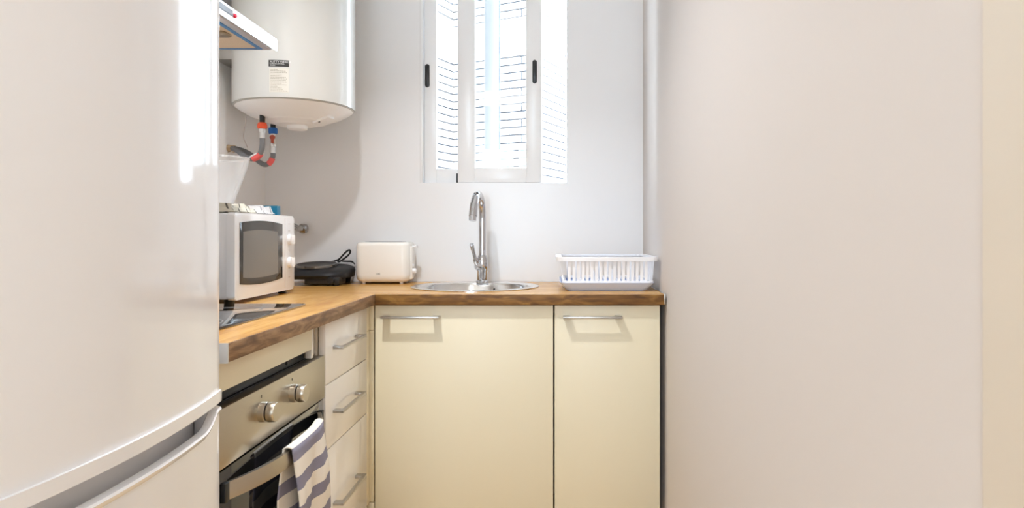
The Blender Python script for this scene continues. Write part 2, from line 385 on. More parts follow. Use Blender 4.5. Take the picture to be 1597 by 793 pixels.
for wi, (st, d, L, nrm) in enumerate(runs):
    rows = int(HB / (BH + JT))
    ang = math.atan2(d.y, d.x)
    # local +Y of a brick must point outwards
    loc_y = Vector((-math.sin(ang), math.cos(ang), 0)); flip = loc_y.dot(nrm) < 0
    rz = ang + (PI if flip else 0)
    for r in range(rows):
        z = 0.035 + r * (BH + JT)
        if any(z0 - .035 < z < z1 + .035 for z0, z1 in bandz): continue
        s = (0 if r % 2 else -(BL + JT) / 2)
        while s < L - .01:
            a, e = max(s, 0.0), min(s + BL, L); s += BL + JT
            if e - a < 0.03: continue
            c = st + d * ((a + e) / 2); c.z = z
            px = VX + c.x / c.y * F; py = VY - (c.z - CZ) / c.y * F
            ln = round(e - a, 2)
            if 660 < px < 905 and -22 < py < 300 and n_single < 300:
                if ln not in meshes: meshes[ln] = brick_mesh(ln)
                o = bpy.data.objects.new('brick', meshes[ln]); COL.objects.link(o); o.parent = bl
                o.location = c - bl.location + nrm * random.uniform(-.002, .002); o.rotation_euler = (0, 0, rz); n_single += 1
            elif z > 0.3:
                b0 = len(rest.verts)
                r_ = bmesh.ops.create_cube(rest, size=1.0, matrix=Matrix.Translation(c) @ Matrix.Rotation(rz, 4, 'Z') @ Matrix.Diagonal((ln, .028, BH, 1)))
o = obj('brick_field', rest, M_brick, bl); o['kind'] = 'stuff'

# ------------------------------------------------------------------ lamps
def ceiling_spot(i, p, label):
    t = thing('ceiling_spotlight', (p[0], p[1], ZC), label, 'lamp', 'ceiling spotlights')
    obj('base_plate', bm_lathe(bmesh.new(), [(.0, 0), (.045, 0), (.045, -.015), (.0, -.018)], (p[0], p[1], ZC), 24), M_white, t)
    obj('stem', bm_tube(bmesh.new(), [(p[0], p[1], ZC - .015), (p[0], p[1], p[2] + .085)], .006), M_white, t)
    obj('lamp_shade', bm_lathe(bmesh.new(), [(.0, .09), (.025, .09), (.034, .08), (.040, .030), (.037, .030), (.03, .075), (.0, .078)], p, 28), M_white, t)
    obj('bulb', bm_lathe(bmesh.new(), [(.0, .032), (.020, .036), (.028, .05), (.02, .065), (.0, .07)], p, 20), emis_mat('bulb_glow.%d' % i, SPOT_C, 40.0), t)
    ld = bpy.data.lights.new('spot_light', 'AREA'); ld.shape = 'DISK'; ld.size = .07; ld.energy = SPOT_W[i]; ld.color = SPOT_C; ld.spread = math.radians(122)
    lo = bpy.data.objects.new('spot_light', ld); COL.objects.link(lo); lo.parent = t; lo.location = (0, 0, p[2] + .028 - ZC)
    return t
for i, (p, lb) in enumerate(zip(SPOTS, ('white ceiling spotlight above the worktop corner', 'white ceiling spotlight above the viewer', 'white ceiling spotlight added behind the viewer for fill light'))):
    ceiling_spot(i, p, lb)
t = thing('fill_panel_lamp', (-.42, -1.5, ZC), 'large square fill lamp added behind the viewer', 'lamp')  # unseen lamp, added to throw soft fill from behind the camera
box('lamp_frame', -.42 - .42, -.42 + .42, -1.5 - .42, -1.5 + .42, ZC - .03, ZC - .002, M_white, t)
box('diffuser', -.42 - .40, -.42 + .40, -1.5 - .40, -1.5 + .40, ZC - .034, ZC - .028, emis_mat('diffuser_glow', PANEL_C, 4.0), t)
ld = bpy.data.lights.new('panel_light', 'AREA'); ld.shape = 'SQUARE'; ld.size = .8; ld.energy = PANEL_W; ld.color = PANEL_C
lo = bpy.data.objects.new('panel_light', ld); COL.objects.link(lo); lo.parent = t; lo.location = (0, 0, -.04)

# ------------------------------------------------------------------ cabinets
CT, CB = 0.900, 0.866           # worktop top and underside
def bar_handle(parent, axis, a0, a1, face, z, out=0.035):
    """flat bar on two posts; axis 'X' on a front looking -Y at y=face, axis 'Y' on a front looking +X at x=face"""
    b = bmesh.new()
    if axis == 'X':
        bm_box(b, a0, a1, face - out, face - out + .010, z - .004, z + .004, .0012)
        for c in (a0 + .0125, a1 - .0125): bm_box(b, c - .0125, c + .0125, face - out + .008, face - .0002, z - .0038, z + .0038, .001)
    else:
        bm_box(b, face + out - .010, face + out, a0, a1, z - .004, z + .004, .0012)
        for c in (a0 + .0125, a1 - .0125): bm_box(b, face + .0002, face + out - .008, c - .0125, c + .0125, z - .0038, z + .0038, .001)
    h = obj('handle', b, M_handle, parent); h['label'] = 'brushed metal bar handle'; return h
def carcass(x0, x1, y0, y1, z0, z1, open_side):
    b = bmesh.new(); T = .016
    bm_box(b, x0, x1, y0, y1, z0, z0 + T)
    if open_side == '-Y':
        bm_box(b, x0, x0 + T, y0, y1, z0 + T, z1); bm_box(b, x1 - T, x1, y0, y1, z0 + T, z1); bm_box(b, x0 + T, x1 - T, y1 - T, y1, z0 + T, z1)
    else:
        bm_box(b, x0, x1, y0, y0 + T, z0 + T, z1); bm_box(b, x0, x1, y1 - T, y1, z0 + T, z1); bm_box(b, x0, x0 + T, y0 + T, y1 - T, z0 + T, z1)
    return b
YD = 2.222                     # front of the doors of the back run
XD = -0.620                    # front of the drawers and the oven of the left run
def base_unit(name, x0, x1, label, hx0, hx1):
    t = thing(name, ((x0 + x1) / 2, YD + .02, 0), label, 'cabinet', 'base cabinets under the back worktop')
    obj('body', carcass(x0 + .002, x1 - .002, YD + .021, 2.795, .15, CB - .001, '-Y'), M_carc, t)
    box('plinth', x0 + .002, x1 - .002, YD + .06, YD + .076, .0, .149, M_cab, t)
    d = box('door', x0 + .0015, x1 - .0015, YD, YD + .019, .152, CB - .005, M_cab, t, bev=.0012)
    bar_handle(d, 'X', hx0, hx1, YD, .8235)
    return t
base_unit('sink_cabinet', -0.606, -0.0035, 'wide cream base cabinet under the sink with bar handle at upper left', -0.578, -0.384)
base_unit('narrow_cabinet', -0.0015, 0.3555, 'narrow cream base cabinet under the dish rack beside the right wall', 0.028, 0.226)

# corner filler between both runs
t = thing('corner_filler', (-.61, 2.20, 0), 'slim cream corner filler strip between drawers and sink cabinet', 'filler panel')
def lpost(z0, z1):
    b = bmesh.new(); bm_box(b, -.640, -.622, 2.186, 2.2385, z0, z1, .0008); bm_box(b, -.622, -.6085, 2.2225, 2.2385, z0, z1, .0008); return b
obj('upper_piece', lpost(.778, CB - .002), M_cab, t); obj('lower_piece', lpost(.199, .7765), M_cab, t)
box('foot_block', -.640, -.6085, 2.2235, 2.2385, 0, .1965, M_cab, t)

# drawer unit
t = thing('drawer_unit', (-.9, 1.98, 0), 'white three-drawer base unit between oven and corner', 'cabinet')
Y0D, Y1D = 1.786, 2.182
obj('body', carcass(-1.21, XD - .020, Y0D + .002, Y1D - .002, .15, CB - .001, '+X'), M_carc, t)
box('plinth', XD - .076, XD - .06, Y0D + .002, Y1D - .002, 0, .149, M_cab, t)
for z0, z1, hz in ((.691, CB - .004, .783), (.512, .688, .604), (.152, .509, .345)):
    d = box('drawer', XD - .019, XD, Y0D + .0015, Y1D - .0015, z0, z1, M_draw, t, bev=.0012)
    bar_handle(d, 'Y', 1.845, 2.075, XD, hz, .030)

# oven housing
t = thing('oven_housing', (-.9, 1.5, 0), 'cream oven housing cabinet with filler panel below the worktop', 'cabinet')
b = bmesh.new(); bm_box(b, -1.21, XD - .020, 1.206, 1.222, 0, CB - .001); bm_box(b, -1.21, XD - .020, 1.768, 1.784, 0, CB - .001); bm_box(b, -1.21, -1.194, 1.222, 1.768, 0, CB - .001)
obj('body', b, M_carc, t)
box('filler_panel', XD - .022, XD - .004, 1.206, 1.700, .804, CB - .002, M_cab, t)
box('panel_edge', XD - .022, XD - .006, 1.7015, 1.712, .780, CB - .002, M_draw, t, bev=.0008)
box('side_strip', XD - .036, XD - .022, 1.7125, 1.784, .779, CB - .002, mat('grey_side', (.42, .38, .32), .5, bump=.02), t, bev=.0008)
# oven
ov = thing('built_in_oven', (-.9, 1.5, .15), 'stainless built-in oven with two round knobs and a bowed handle', 'oven')
OY0, OY1 = 1.224, 1.7655
box('body', -1.18, XD - .028, OY0, OY1, .17, .775, M_dark, ov)
box('vent_rail', XD - .050, XD - .030, OY0, OY1, .776, .800, M_dark, ov)
obj('vent_screw', bm_lathe(bmesh.new(), [(0, .004), (.004, .003), (.005, 0)], (XD - .030, 1.60, .787), 12, axis='X'), M_black, ov)
OF0, OF1 = 1.208, 1.782
box('control_panel', XD - .026, XD, OF0, OF1, .661, .774, M_steel, ov, bev=.0015)
for yk, zk in ((1.396, .7245), (1.560, .7245)):
    k = obj('knob', bm_lathe(bmesh.new(), [(0, 0), (.0215, 0), (.0215, .012), (.0205, .013), (0, .013)], (XD, yk, zk), 36, axis='X'), M_steel, ov)
    obj('gap_ring', bm_lathe(bmesh.new(), [(0, .013), (.0185, .013), (.0185, .0165), (0, .0165)], (XD, yk, zk), 36, axis='X'), M_black, k)
    obj('knob_cap', bm_lathe(bmesh.new(), [(0, .0165), (.0205, .0165), (.0212, .018), (.0205, .032), (.0195, .0335), (0, .0338)], (XD, yk, zk), 36, axis='X'), M_steel, k)
    box('knob_mark', XD + .0002, XD + .001, yk - .0008, yk + .0008, zk + .030, zk + .036, M_ink, ov, bev=0)
dr = box('oven_door', XD - .030, XD - .004, OF0, OF1, .17, .655, M_bglass, ov, bev=.002)
# bowed handle
hp = []; NB = 28
for i in range(NB + 1):
    u = i / NB; y = 1.238 + u * (1.752 - 1.238)
    hp.append((y, XD - .001 + .050 * (1 - abs(2 * u - 1) ** 2.6)))
bmh = bmesh.new(); rings = []
HZ0, HZ1 = .598, .632
for i, (y, x) in enumerate(hp):
    y_, x_ = y, x
    rings.append([bmh.verts.new(v) for v in ((x_, y_, HZ0), (x_ + .002, y_, (HZ0 + HZ1) / 2), (x_, y_, HZ1), (x_ - .010, y_, HZ1 - .001), (x_ - .010, y_, HZ0 + .001))])
for a, c in zip(rings[:-1], rings[1:]):
    for k in range(5): bmh.faces.new((a[k], a[(k + 1) % 5], c[(k + 1) % 5], c[k]))
bmh.faces.new(rings[0][::-1]); bmh.faces.new(rings[-1])
hd = obj('door_handle', bmh, M_steel, dr); hd['label'] = 'bowed stainless door handle'
for yb in (1.232, 1.742): box('handle_end', XD - .004, XD + .006, yb, yb + .016, HZ0 - .001, HZ1 + .001, M_black, dr, bev=.001)

# ------------------------------------------------------------------ worktop
wt = thing('worktop', (-.6, 2.3, CB), 'l-shaped oak worktop with darker grained front edges', 'worktop')
XWF, YWF, XWR, YWN = -0.598, 2.200, 0.3655, 1.212
SC, SRX, SRY = Vector((-0.303, 2.525, 0)), 0.243, 0.232
# hob cut-out is left uncut: the glass lies on the wood
obj('side_slab', bm_prism(bmesh.new(), [(XL + .004, YWN), (XWF - .004, YWN), (XWF - .004, YWF + .004), (XL + .004, YWF + .004 )], CB, CT), M_wtop, wt)
b = bmesh.new()
outer = [(XL + .004, YWF + .0045), (XWR, YWF + .0045), (XWR, YB - .003), (XL + .004, YB - .003)]
ov_ = [b.verts.new((x, y, CT)) for x, y in outer]
NI = 48
iv = [b.verts.new((SC.x + (SRX - .012) * math.cos(2 * PI * k / NI), SC.y + (SRY - .012) * math.sin(2 * PI * k / NI), CT)) for k in range(NI)]
es = [b.edges.new((ov_[k], ov_[(k + 1) % 4])) for k in range(4)] + [b.edges.new((iv[k], iv[(k + 1) % NI])) for k in range(NI)]
bmesh.ops.triangle_fill(b, edges=es, use_beauty=True, normal=(0, 0, 1))
for f in [f for f in b.faces if (f.calc_center_median() - Vector((SC.x, SC.y, CT))).length < SRY - .03 and all((v.co.xy - SC.xy).length < SRX for v in f.verts)]: b.faces.remove(f)
r = bmesh.ops.extrude_face_region(b, geom=list(b.faces))
bmesh.ops.translate(b, verts=[g for g in r['geom'] if isinstance(g, bmesh.types.BMVert)], vec=(0, 0, CB - CT))
obj('back_slab', b, M_wtopx, wt)
box('side_edge', XWF - .004, XWF, YWN, YWF + .004, CB - .001, CT, M_wedge, wt, bev=.001)
box('back_edge', XWF + .0003, XWR, YWF, YWF + .0043, CB - .001, CT, M_wedgex, wt, bev=.001)
e = box('end_cap', XL + .02, XWF + .0005, YWN - .004, YWN - .0002, CB - .003, CT + .0005, M_alu, wt, bev=.0012); e['label'] = 'aluminium end strip'
e = box('end_cap', XWR + .0003, XWR + .003, YWF - .001, YB - .01, CB + .001, CT + .002, M_alu, wt, bev=.0008); e['label'] = 'aluminium end strip'

# ------------------------------------------------------------------ sink and tap
sk = thing('sink', (SC.x, SC.y, CT), 'oval stainless steel sink set into the worktop below the window', 'sink')
pr = [(1.0, .0006), (1.0, .003), (.985, .0045), (.90, .004), (.87, .0025), (.845, -.006), (.80, -.10), (.74, -.135), (.60, -.148), (.14, -.152), (0.12, -.154)]
BO = (SC.x, SC.y - .020, CT)
b = bmesh.new(); NS = 64; rings = []
for q, h in pr:
    cy = SC.y - (.024 if q < .9 else 0.0)
    ry = SRY * q if q >= .9 else SRY * (q - .06)
    rings.append([b.verts.new((SC.x + SRX * q * math.cos(2 * PI * k / NS), cy + ry * math.sin(2 * PI * k / NS), CT + h)) for k in range(NS)])
for a, c in zip(rings[:-1], rings[1:]):
    for k in range(NS): b.faces.new((a[k], a[(k + 1) % NS], c[(k + 1) % NS], c[k]))
b.faces.new(rings[-1])
obj('basin', b, M_sink, sk)
obj('drain', bm_lathe(bmesh.new(), [(0, .004), (.03, .004), (.038, .001), (.038, 0)], (SC.x, SC.y - .03, CT - .153), 28), M_chrome, sk)
for k in range(3):   # overflow holes on the far side of the bowl
    xo = SC.x + .058 + k * .012
    obj('overflow_hole', bm_lathe(bmesh.new(), [(0, -.002), (.004, -.002), (.004, 0), (0, 0.0)], (xo, SC.y + SRY * .765 - .0285, CT - .022), 10, axis='Y'), M_dark, sk)

tp = thing('mixer_tap', (-.294, 2.68, CT + .004), 'tall chrome mixer tap with curved spout behind the sink', 'tap')
TX, TY = -.294, 2.686
TZ = CT + .0042
obj('base', bm_lathe(bmesh.new(), [(0, 0), (.026, 0), (.026, .006), (.0225, .010), (.0215, .045), (.024, .052), (.0245, .085), (.022, .100), (.0165, .112), (.0, .114)], (TX, TY, TZ), 28), M_chrome, tp)
obj('spout', bm_tube(bmesh.new(), [(TX, TY, TZ + .105), (TX, TY, 1.10), (TX, TY, 1.19), (TX - .001, TY - .012, 1.232), (TX - .006, TY - .055, 1.262), (TX - .012, TY - .115, 1.252), (TX - .016, TY - .15, 1.210), (TX - .018, TY - .165, 1.170)],
    [.0142, .0142, .0142, .0142, .0145, .0155, .0165, .0165], 18, True, 3), M_chrome, tp)
obj('aerator', bm_tube(bmesh.new(), [(TX - .018, TY - .1645, 1.172), (TX - .019, TY - .169, 1.153)], .0148, 18), M_chrome, tp)
lv = obj('lever', bm_tube(bmesh.new(), [(TX - .012, TY - .008, TZ + .066), (TX - .022, TY - .020, TZ + .082), (TX - .029, TY - .034, TZ + .115), (TX - .037, TY - .048, TZ + .152), (TX - .036, TY - .055, TZ + .158)], [.013, .011, .0075, .0085, .006], 12, True, 2), M_chrome, tp)
obj('lever_hub', bm_tube(bmesh.new(), [(TX, TY, TZ + .068), (TX - .018, TY - .016, TZ + .068), (TX - .024, TY - .020, TZ + .068)], [.018, .018, .014], 16), M_chrome, lv)

# ------------------------------------------------------------------ dish rack and drip tray
trx0, trx1, try0, try1 = .018, .352, 2.315, 2.665
tr = thing('drip_tray', ((trx0 + trx1) / 2, 2.49, CT), 'pale plastic drip tray under the dish rack', 'tray')
b = bmesh.new(); lv_ = []
for ins, z in ((.026, CT + .0005), (.004, CT + .024), (.0, CT + .030), (.003, CT + .030), (.008, CT + .024), (.028, CT + .0035)):
    lv_.append([b.verts.new((x, y, z)) for x, y in rrect(trx0 + ins, trx1 - ins, try0 + ins, try1 - ins, .022, 5)])
for a, c in zip(lv_[:-1], lv_[1:]):
    n = len(a)
    for k in range(n): b.faces.new((a[k], a[(k + 1) % n], c[(k + 1) % n], c[k]))
b.faces.new(lv_[0][::-1]); b.faces.new(lv_[-1])
obj('tray_shell', b, M_tray, tr)
rk = thing('dish_rack', ((trx0 + trx1) / 2, 2.49, CT + .03), 'white plastic slatted dish rack on the worktop by the right wall', 'dish rack')
RZ0, RZ1 = CT + .026, CT + .118
bx0, bx1, by0, by1 = trx0 + .014, trx1 - .006, try0 + .012, try1 - .012       # foot of the basket
tx0, tx1, ty0, ty1 = .004, .366, 2.310, 2.690                                # rim
def ring_mesh(o1, o2, z0, z1, rad):
    b = bmesh.new(); (a0, a1, c0, c1), (d0, d1, e0, e1) = o1, o2
    A = rrect(a0, a1, c0, c1, rad, 5); D = rrect(d0, d1, e0, e1, max(rad - .012, .004), 5); n = len(A)
    L = [[b.verts.new((x, y, z)) for x, y in A] for z in (z0, z1)] + [[b.verts.new((x, y, z)) for x, y in D] for z in (z1, z0)]
    for i in range(4):
        p, q = L[i], L[(i + 1) % 4]
        for k in range(n): b.faces.new((p[k], p[(k + 1) % n], q[(k + 1) % n], q[k]))
    return b
obj('rim', ring_mesh((tx0, tx1, ty0, ty1), (tx0 + .022, tx1 - .022, ty0 + .02, ty1 - .02), RZ1 - .004, RZ1 + .003, .03), M_rack, rk)
obj('rim_lip', ring_mesh((tx0 + .001, tx1 - .001, ty0 + .001, ty1 - .001), (tx0 + .005, tx1 - .005, ty0 + .005, ty1 - .005), RZ1 - .012, RZ1 - .003, .03), M_rack, rk)
obj('lower_ring', ring_mesh((bx0 - .006, bx1 + .004, by0 - .006, by1 + .006), (bx0 + .008, bx1 - .008, by0 + .008, by1 - .008), RZ0, RZ0 + .010, .02), M_rack, rk)
def quad_slat(p0, p1, wv, tv):
    """a flat slat from p0 up to p1, half width vector wv, half thickness vector tv"""
    b = bmesh.new(); vs = []
    for p in (p0, p1):
        for sa, sb in ((-1, -1), (1, -1), (1, 1), (-1, 1)): vs.append(b.verts.new(Vector(p) + wv * sa + tv * sb))
    for f in ((0, 1, 2, 3), (7, 6, 5, 4), (0, 4, 5, 1), (1, 5, 6, 2), (2, 6, 7, 3), (3, 7, 4, 0)): b.faces.new([vs[i] for i in f])
    return b
NSL = 18
for side, (yb, yt) in enumerate(((by0, ty0 + .012), (by1, ty1 - .012))):
    for k in range(NSL):
        if side and k % 2: continue
        xs = .052 + .270 * k / (NSL - 1)
        obj('slat', quad_slat((xs, yb, RZ0 + .006), (xs, yt, RZ1 - .004), Vector((.0046, 0, 0)), Vector((0, .0016, 0))), M_rack, rk)
for side, (xb, xt) in enumerate(((bx0, tx0 + .012), (bx1, tx1 - .012))):
    for k in range(10):
        u = .08 + .84 * k / 9
        obj('slat', quad_slat((xb, by0 + (by1 - by0) * u, RZ0 + .006), (xt, ty0 + .02 + (ty1 - ty0 - .04) * u, RZ1 - .004), Vector((0, .0052, 0)), Vector((.0013, 0, 0))), M_rack, rk)
for k in range(13):
    xk = bx0 + .02 + (bx1 - bx0 - .04) * k / 12
    obj('floor_bar', bm_box(bmesh.new(), xk - .003, xk + .003, by0, by1, RZ0 + .001, RZ0 + .006), M_rack, rk)
pm = None
for row, yk in enumerate((2.42, 2.54)):
    for k in range(1 + row, 13, 3):
        xk = bx0 + .02 + (bx1 - bx0 - .04) * k / 12
        hgt = .062 if row else .040
        obj('prong', bm_lathe(bmesh.new(), [(.005, 0), (.0042, hgt * .7), (.003, hgt), (.0, hgt + .002)], (xk, yk, RZ0 + .005), 8), M_rack, rk)

# ------------------------------------------------------------------ toaster
to = thing('toaster', (-.70, 2.71, CT), 'white two-slot toaster with lever standing at the back wall', 'toaster')
tz0 = CT + .008; X0, X1 = -.801, -.583; TY0, TY1 = 2.640, 2.780
b = bmesh.new(); lv_ = []
for ins, z, rr in ((.022, tz0, .02), (.010, tz0 + .003, .026), (.003, tz0 + .012, .03), (.0, tz0 + .03, .03), (.001, tz0 + .145, .03), (.003, tz0 + .155, .03), (.008, tz0 + .160, .028), (.016, tz0 + .1615, .024)):
    lv_.append([b.verts.new((x, y, z)) for x, y in rrect(X0 + ins, X1 - ins, TY0 + ins, TY1 - ins, rr, 6)])
for a, c in zip(lv_[:-1], lv_[1:]):
    n = len(a)
    for k in range(n): b.faces.new((a[k], a[(k + 1) % n], c[(k + 1) % n], c[k]))
b.faces.new(lv_[0][::-1]); b.faces.new(lv_[-1])
obj('housing', b, M_toast, to, 40)
for yy in (2.683, 2.737): box('slot', X0 + .035, X1 - .035, yy - .013, yy + .013, tz0 + .1608, tz0 + .1622, M_dark, to, bev=0)
box('lever_track', X1 + .0002, X1 + .0012, 2.704, 2.716, tz0 + .045, tz0 + .140, mat('track_grey', (.22, .23, .26), .4, bump=.02), to, bev=0)
box('end_panel', X1 - .012, X1 + .006, 2.672, 2.700, tz0 + .010, tz0 + .145, M_toast, to, bev=.004)
lvr = box('lever', X1 + .001, X1 + .020, 2.690, 2.726, tz0 + .138, tz0 + .147, M_white, to, bev=.003)
obj('browning_knob', bm_lathe(bmesh.new(), [(0, .014), (.009, .014), (.011, .010), (.011, 0), (0, 0)], (X1 + .006, 2.686, tz0 + .044), 18, axis='X'), M_white, to)
obj('button', bm_lathe(bmesh.new(), [(0, .006), (.006, .005), (.007, 0), (0, 0)], (X1 + .006, 2.686, tz0 + .066), 14, axis='X'), M_white, to)
box('carry_lug', X0 - .012, X0 + .004, 2.695, 2.725, tz0 + .138, tz0 + .144, M_white, to, bev=.002)
for xx in (X0 + .03, X1 - .036):
    for yy in (TY0 + .028, TY1 - .03):
        obj('foot', bm_lathe(bmesh.new(), [(0, 0), (.007, 0), (.008, .009), (0, .009)], (xx, yy, CT + .0003), 12), M_white, to)
b = bmesh.new(); text_mesh(b, 'OK', .0125, lambda u, v: (-.7145 + u, TY0 - .0006, tz0 + .030 + v)); obj('logo_print', b, M_ink, to)

# ------------------------------------------------------------------ hot plate
hpz = CT
hp_ = thing('electric_hotplate', (-.95, 2.67, CT), 'black portable electric hotplate between microwave and toaster', 'hotplate')
hx, hy = -.955, 2.645
b = bmesh.new(); lv_ = []
HX0, HX1, HY0, HY1 = -1.085, -.814, 2.545, 2.775
for ins, z, rr in ((.022, .024, .05), (.006, .030, .07), (.0, .040, .085), (.004, .050, .085), (.018, .058, .085), (.040, .0615, .07)):
    ring = []
    for x, y in rrect(HX0 + ins, HX1 - ins, HY0 + ins, HY1 - ins, min(rr, (HY1 - HY0) / 2 - ins - .002), 8):
        ring.append(b.verts.new((x, y, CT + z + (.10 * (y - HY0) if z > .03 else 0))))
    lv_.append(ring)
for a, c in zip(lv_[:-1], lv_[1:]):
    n = len(a)
    for k in range(n): b.faces.new((a[k], a[(k + 1) % n], c[(k + 1) % n], c[k]))
b.faces.new(lv_[0][::-1]); b.faces.new(lv_[-1])
obj('casing', b, M_iron, hp_, 40)
pl = obj('plate', bm_lathe(bmesh.new(), [(0, .006), (.060, .006), (.066, .008), (.070, .008), (.072, .004), (.072, -.004)], (0, 0, 0), 40), M_iron, hp_)
pl.location = Vector((-.955, 2.650, CT + .0735)) - hp_.location; pl.rotation_euler = (math.atan(.10), 0, 0)
for v in pl.data.vertices: v.co += hp_.location
rg = obj('plate_ring', bm_lathe(bmesh.new(), [(.072, .000), (.074, .009), (.079, .009), (.080, .000)], (0, 0, 0), 40), mat('ring_steel', (.22, .21, .20), .25, metal=1.0, bump=.02), hp_)
rg.location = pl.location; rg.rotation_euler = pl.rotation_euler
for v in rg.data.vertices: v.co += hp_.location
for xx, yy in ((-1.03, 2.572), (-.85, 2.572), (-1.00, 2.745), (-.86, 2.745)):
    obj('foot', bm_lathe(bmesh.new(), [(0, 0), (.010, 0), (.014, .028), (0, .028)], (xx, yy, CT + .0003), 14), M_black, hp_)
box('control_box', -.97, -.835, HY0 + .012, HY0 + .10, CT + .006, CT + .034, M_black, hp_, bev=.004)
obj('dial', bm_lathe(bmesh.new(), [(0, -.014), (.012, -.014), (.014, -.010), (.014, 0), (0, 0)], (-.865, HY0 + .012, CT + .021), 18, axis='Y'), M_black, hp_)
cp = [W(520, 411, 2.74), W(535, 402, 2.74), W(546, 391, 2.74), W(546, 389, 2.735), W(538, 395, 2.73), W(528, 408, 2.73), W(533, 405, 2.735), W(545, 398, 2.745), W(547, 392, 2.75), W(542, 389, 2.75), W(533, 397, 2.75), W(527, 409, 2.74), W(536, 407, 2.72), W(550, 409, 2.70), W(558, 414, 2.79)]
cp = [W(517, 409, 2.745), W(529, 405, 2.73), W(536, 397, 2.73), W(543, 390.5, 2.735), W(546.5, 391, 2.74), W(545, 397, 2.745), W(538, 403, 2.745), W(529, 409, 2.74), W(526, 408.5, 2.735), W(533, 400, 2.75), W(541, 391.5, 2.755), W(546, 389.5, 2.76), W(547, 394.5, 2.76), W(540, 401, 2.75), W(531, 407.5, 2.735), W(540, 408, 2.73), W(549, 408, 2.725), W(553, 412, 2.79)]
obj('power_cord', bm_tube(bmesh.new(), cp, .0034, 8, True, 2), M_black, hp_)

# ------------------------------------------------------------------ hob
hb = thing('induction_hob', (-.95, 1.57, CT), 'black glass hob lying in the worktop in front of the microwave', 'hob')
box('glass_top', -1.205, -.698, 1.285, 1.853, CT + .0005, CT + .006, M_bglass, hb, bev=.0015)
for xx, yy, rr in ((-.82, 1.44, .085), (-1.06, 1.44, .07), (-.83, 1.70, .07), (-1.06, 1.70, .09)):
    obj('zone_ring', bm_lathe(bmesh.new(), [(rr, .0061), (rr + .0015, .0062), (rr + .003, .0061)], (xx, yy, CT), 40), mat('zone_grey', (.20, .20, .21), .3, bump=.01), hb)

# ------------------------------------------------------------------ microwave
MX, MY0, MY1, MZ0, MZ1 = -.900, 1.858, 2.282, .913, 1.163
mw = thing('microwave', (-1.06, 2.07, CT), 'white microwave oven with dark window and two knobs', 'microwave')
box('body', -1.218, MX - .022, MY0 + .003, MY1 - .003, MZ0 + .002, MZ1 - .002, M_white, mw, bev=.006)
b = bmesh.new(); bm_prism(b, rrect(MY0, MY1, MZ0, MZ1, .010), MX - .0235, MX, 'X', .005)
obj('front_panel', b, M_white, mw)
def bulged(y0, y1, z0, z1, bz, n=14):
    top = [(y0 + (y1 - y0) * k / n, z1 + bz * (1 - (2 * k / n - 1) ** 2)) for k in range(n, -1, -1)]
    bot = [(y0 + (y1 - y0) * k / n, z0 - bz * (1 - (2 * k / n - 1) ** 2)) for k in range(n + 1)]
    return bot + top
dw = obj('door_window', bm_prism(bmesh.new(), bulged(1.886, 2.180, .957, 1.134, .008), MX + .0002, MX + .002, 'X', .0006), M_mwin, mw)
obj('inner_window', bm_prism(bmesh.new(), bulged(1.903, 2.143, .975, 1.108, .006), MX + .0022, MX + .0026, 'X'), M_mwin2, dw)
for zk in (1.083, 1.006):
    k = obj('knob', bm_lathe(bmesh.new(), [(0, 0), (.0185, 0), (.0175, .010), (.015, .011), (0, .011)], (MX + .0002, 2.238, zk), 28, axis='X'), M_white, mw)
    box('grip', MX + .010, MX + .020, 2.2345, 2.2415, zk - .016, zk + .016, M_white, k, bev=.002)
for zk in (1.135, 1.112, 1.046, .985, .955): box('print_mark', MX + .0001, MX + .0008, 2.232, 2.245, zk, zk + .0016, M_inkg, mw, bev=0)
box('door_gap', MX + .0001, MX + .0006, 2.2035, 2.2045, MZ0 + .008, MZ1 - .008, M_inkg, mw, bev=0)
for xx in (MX - .03, -1.19):
    for yy in (MY0 + .03, MY1 - .03):
        obj('foot', bm_lathe(bmesh.new(), [(0, 0), (.013, 0), (.015, .0145), (0, .0145)], (xx, yy, CT + .0065 if yy < 1.853 else CT + .0003), 16), M_black, mw)
obj('power_cord', bm_tube(bmesh.new(), [(-1.205, 2.30, 1.13), (-1.212, 2.31, 1.17), (-1.216, 2.29, 1.23), (-1.222, 2.27, 1.28)], .0035, 8, True, 2), mat('grey_cord', (.25, .25, .26), .5, bump=.02), mw)

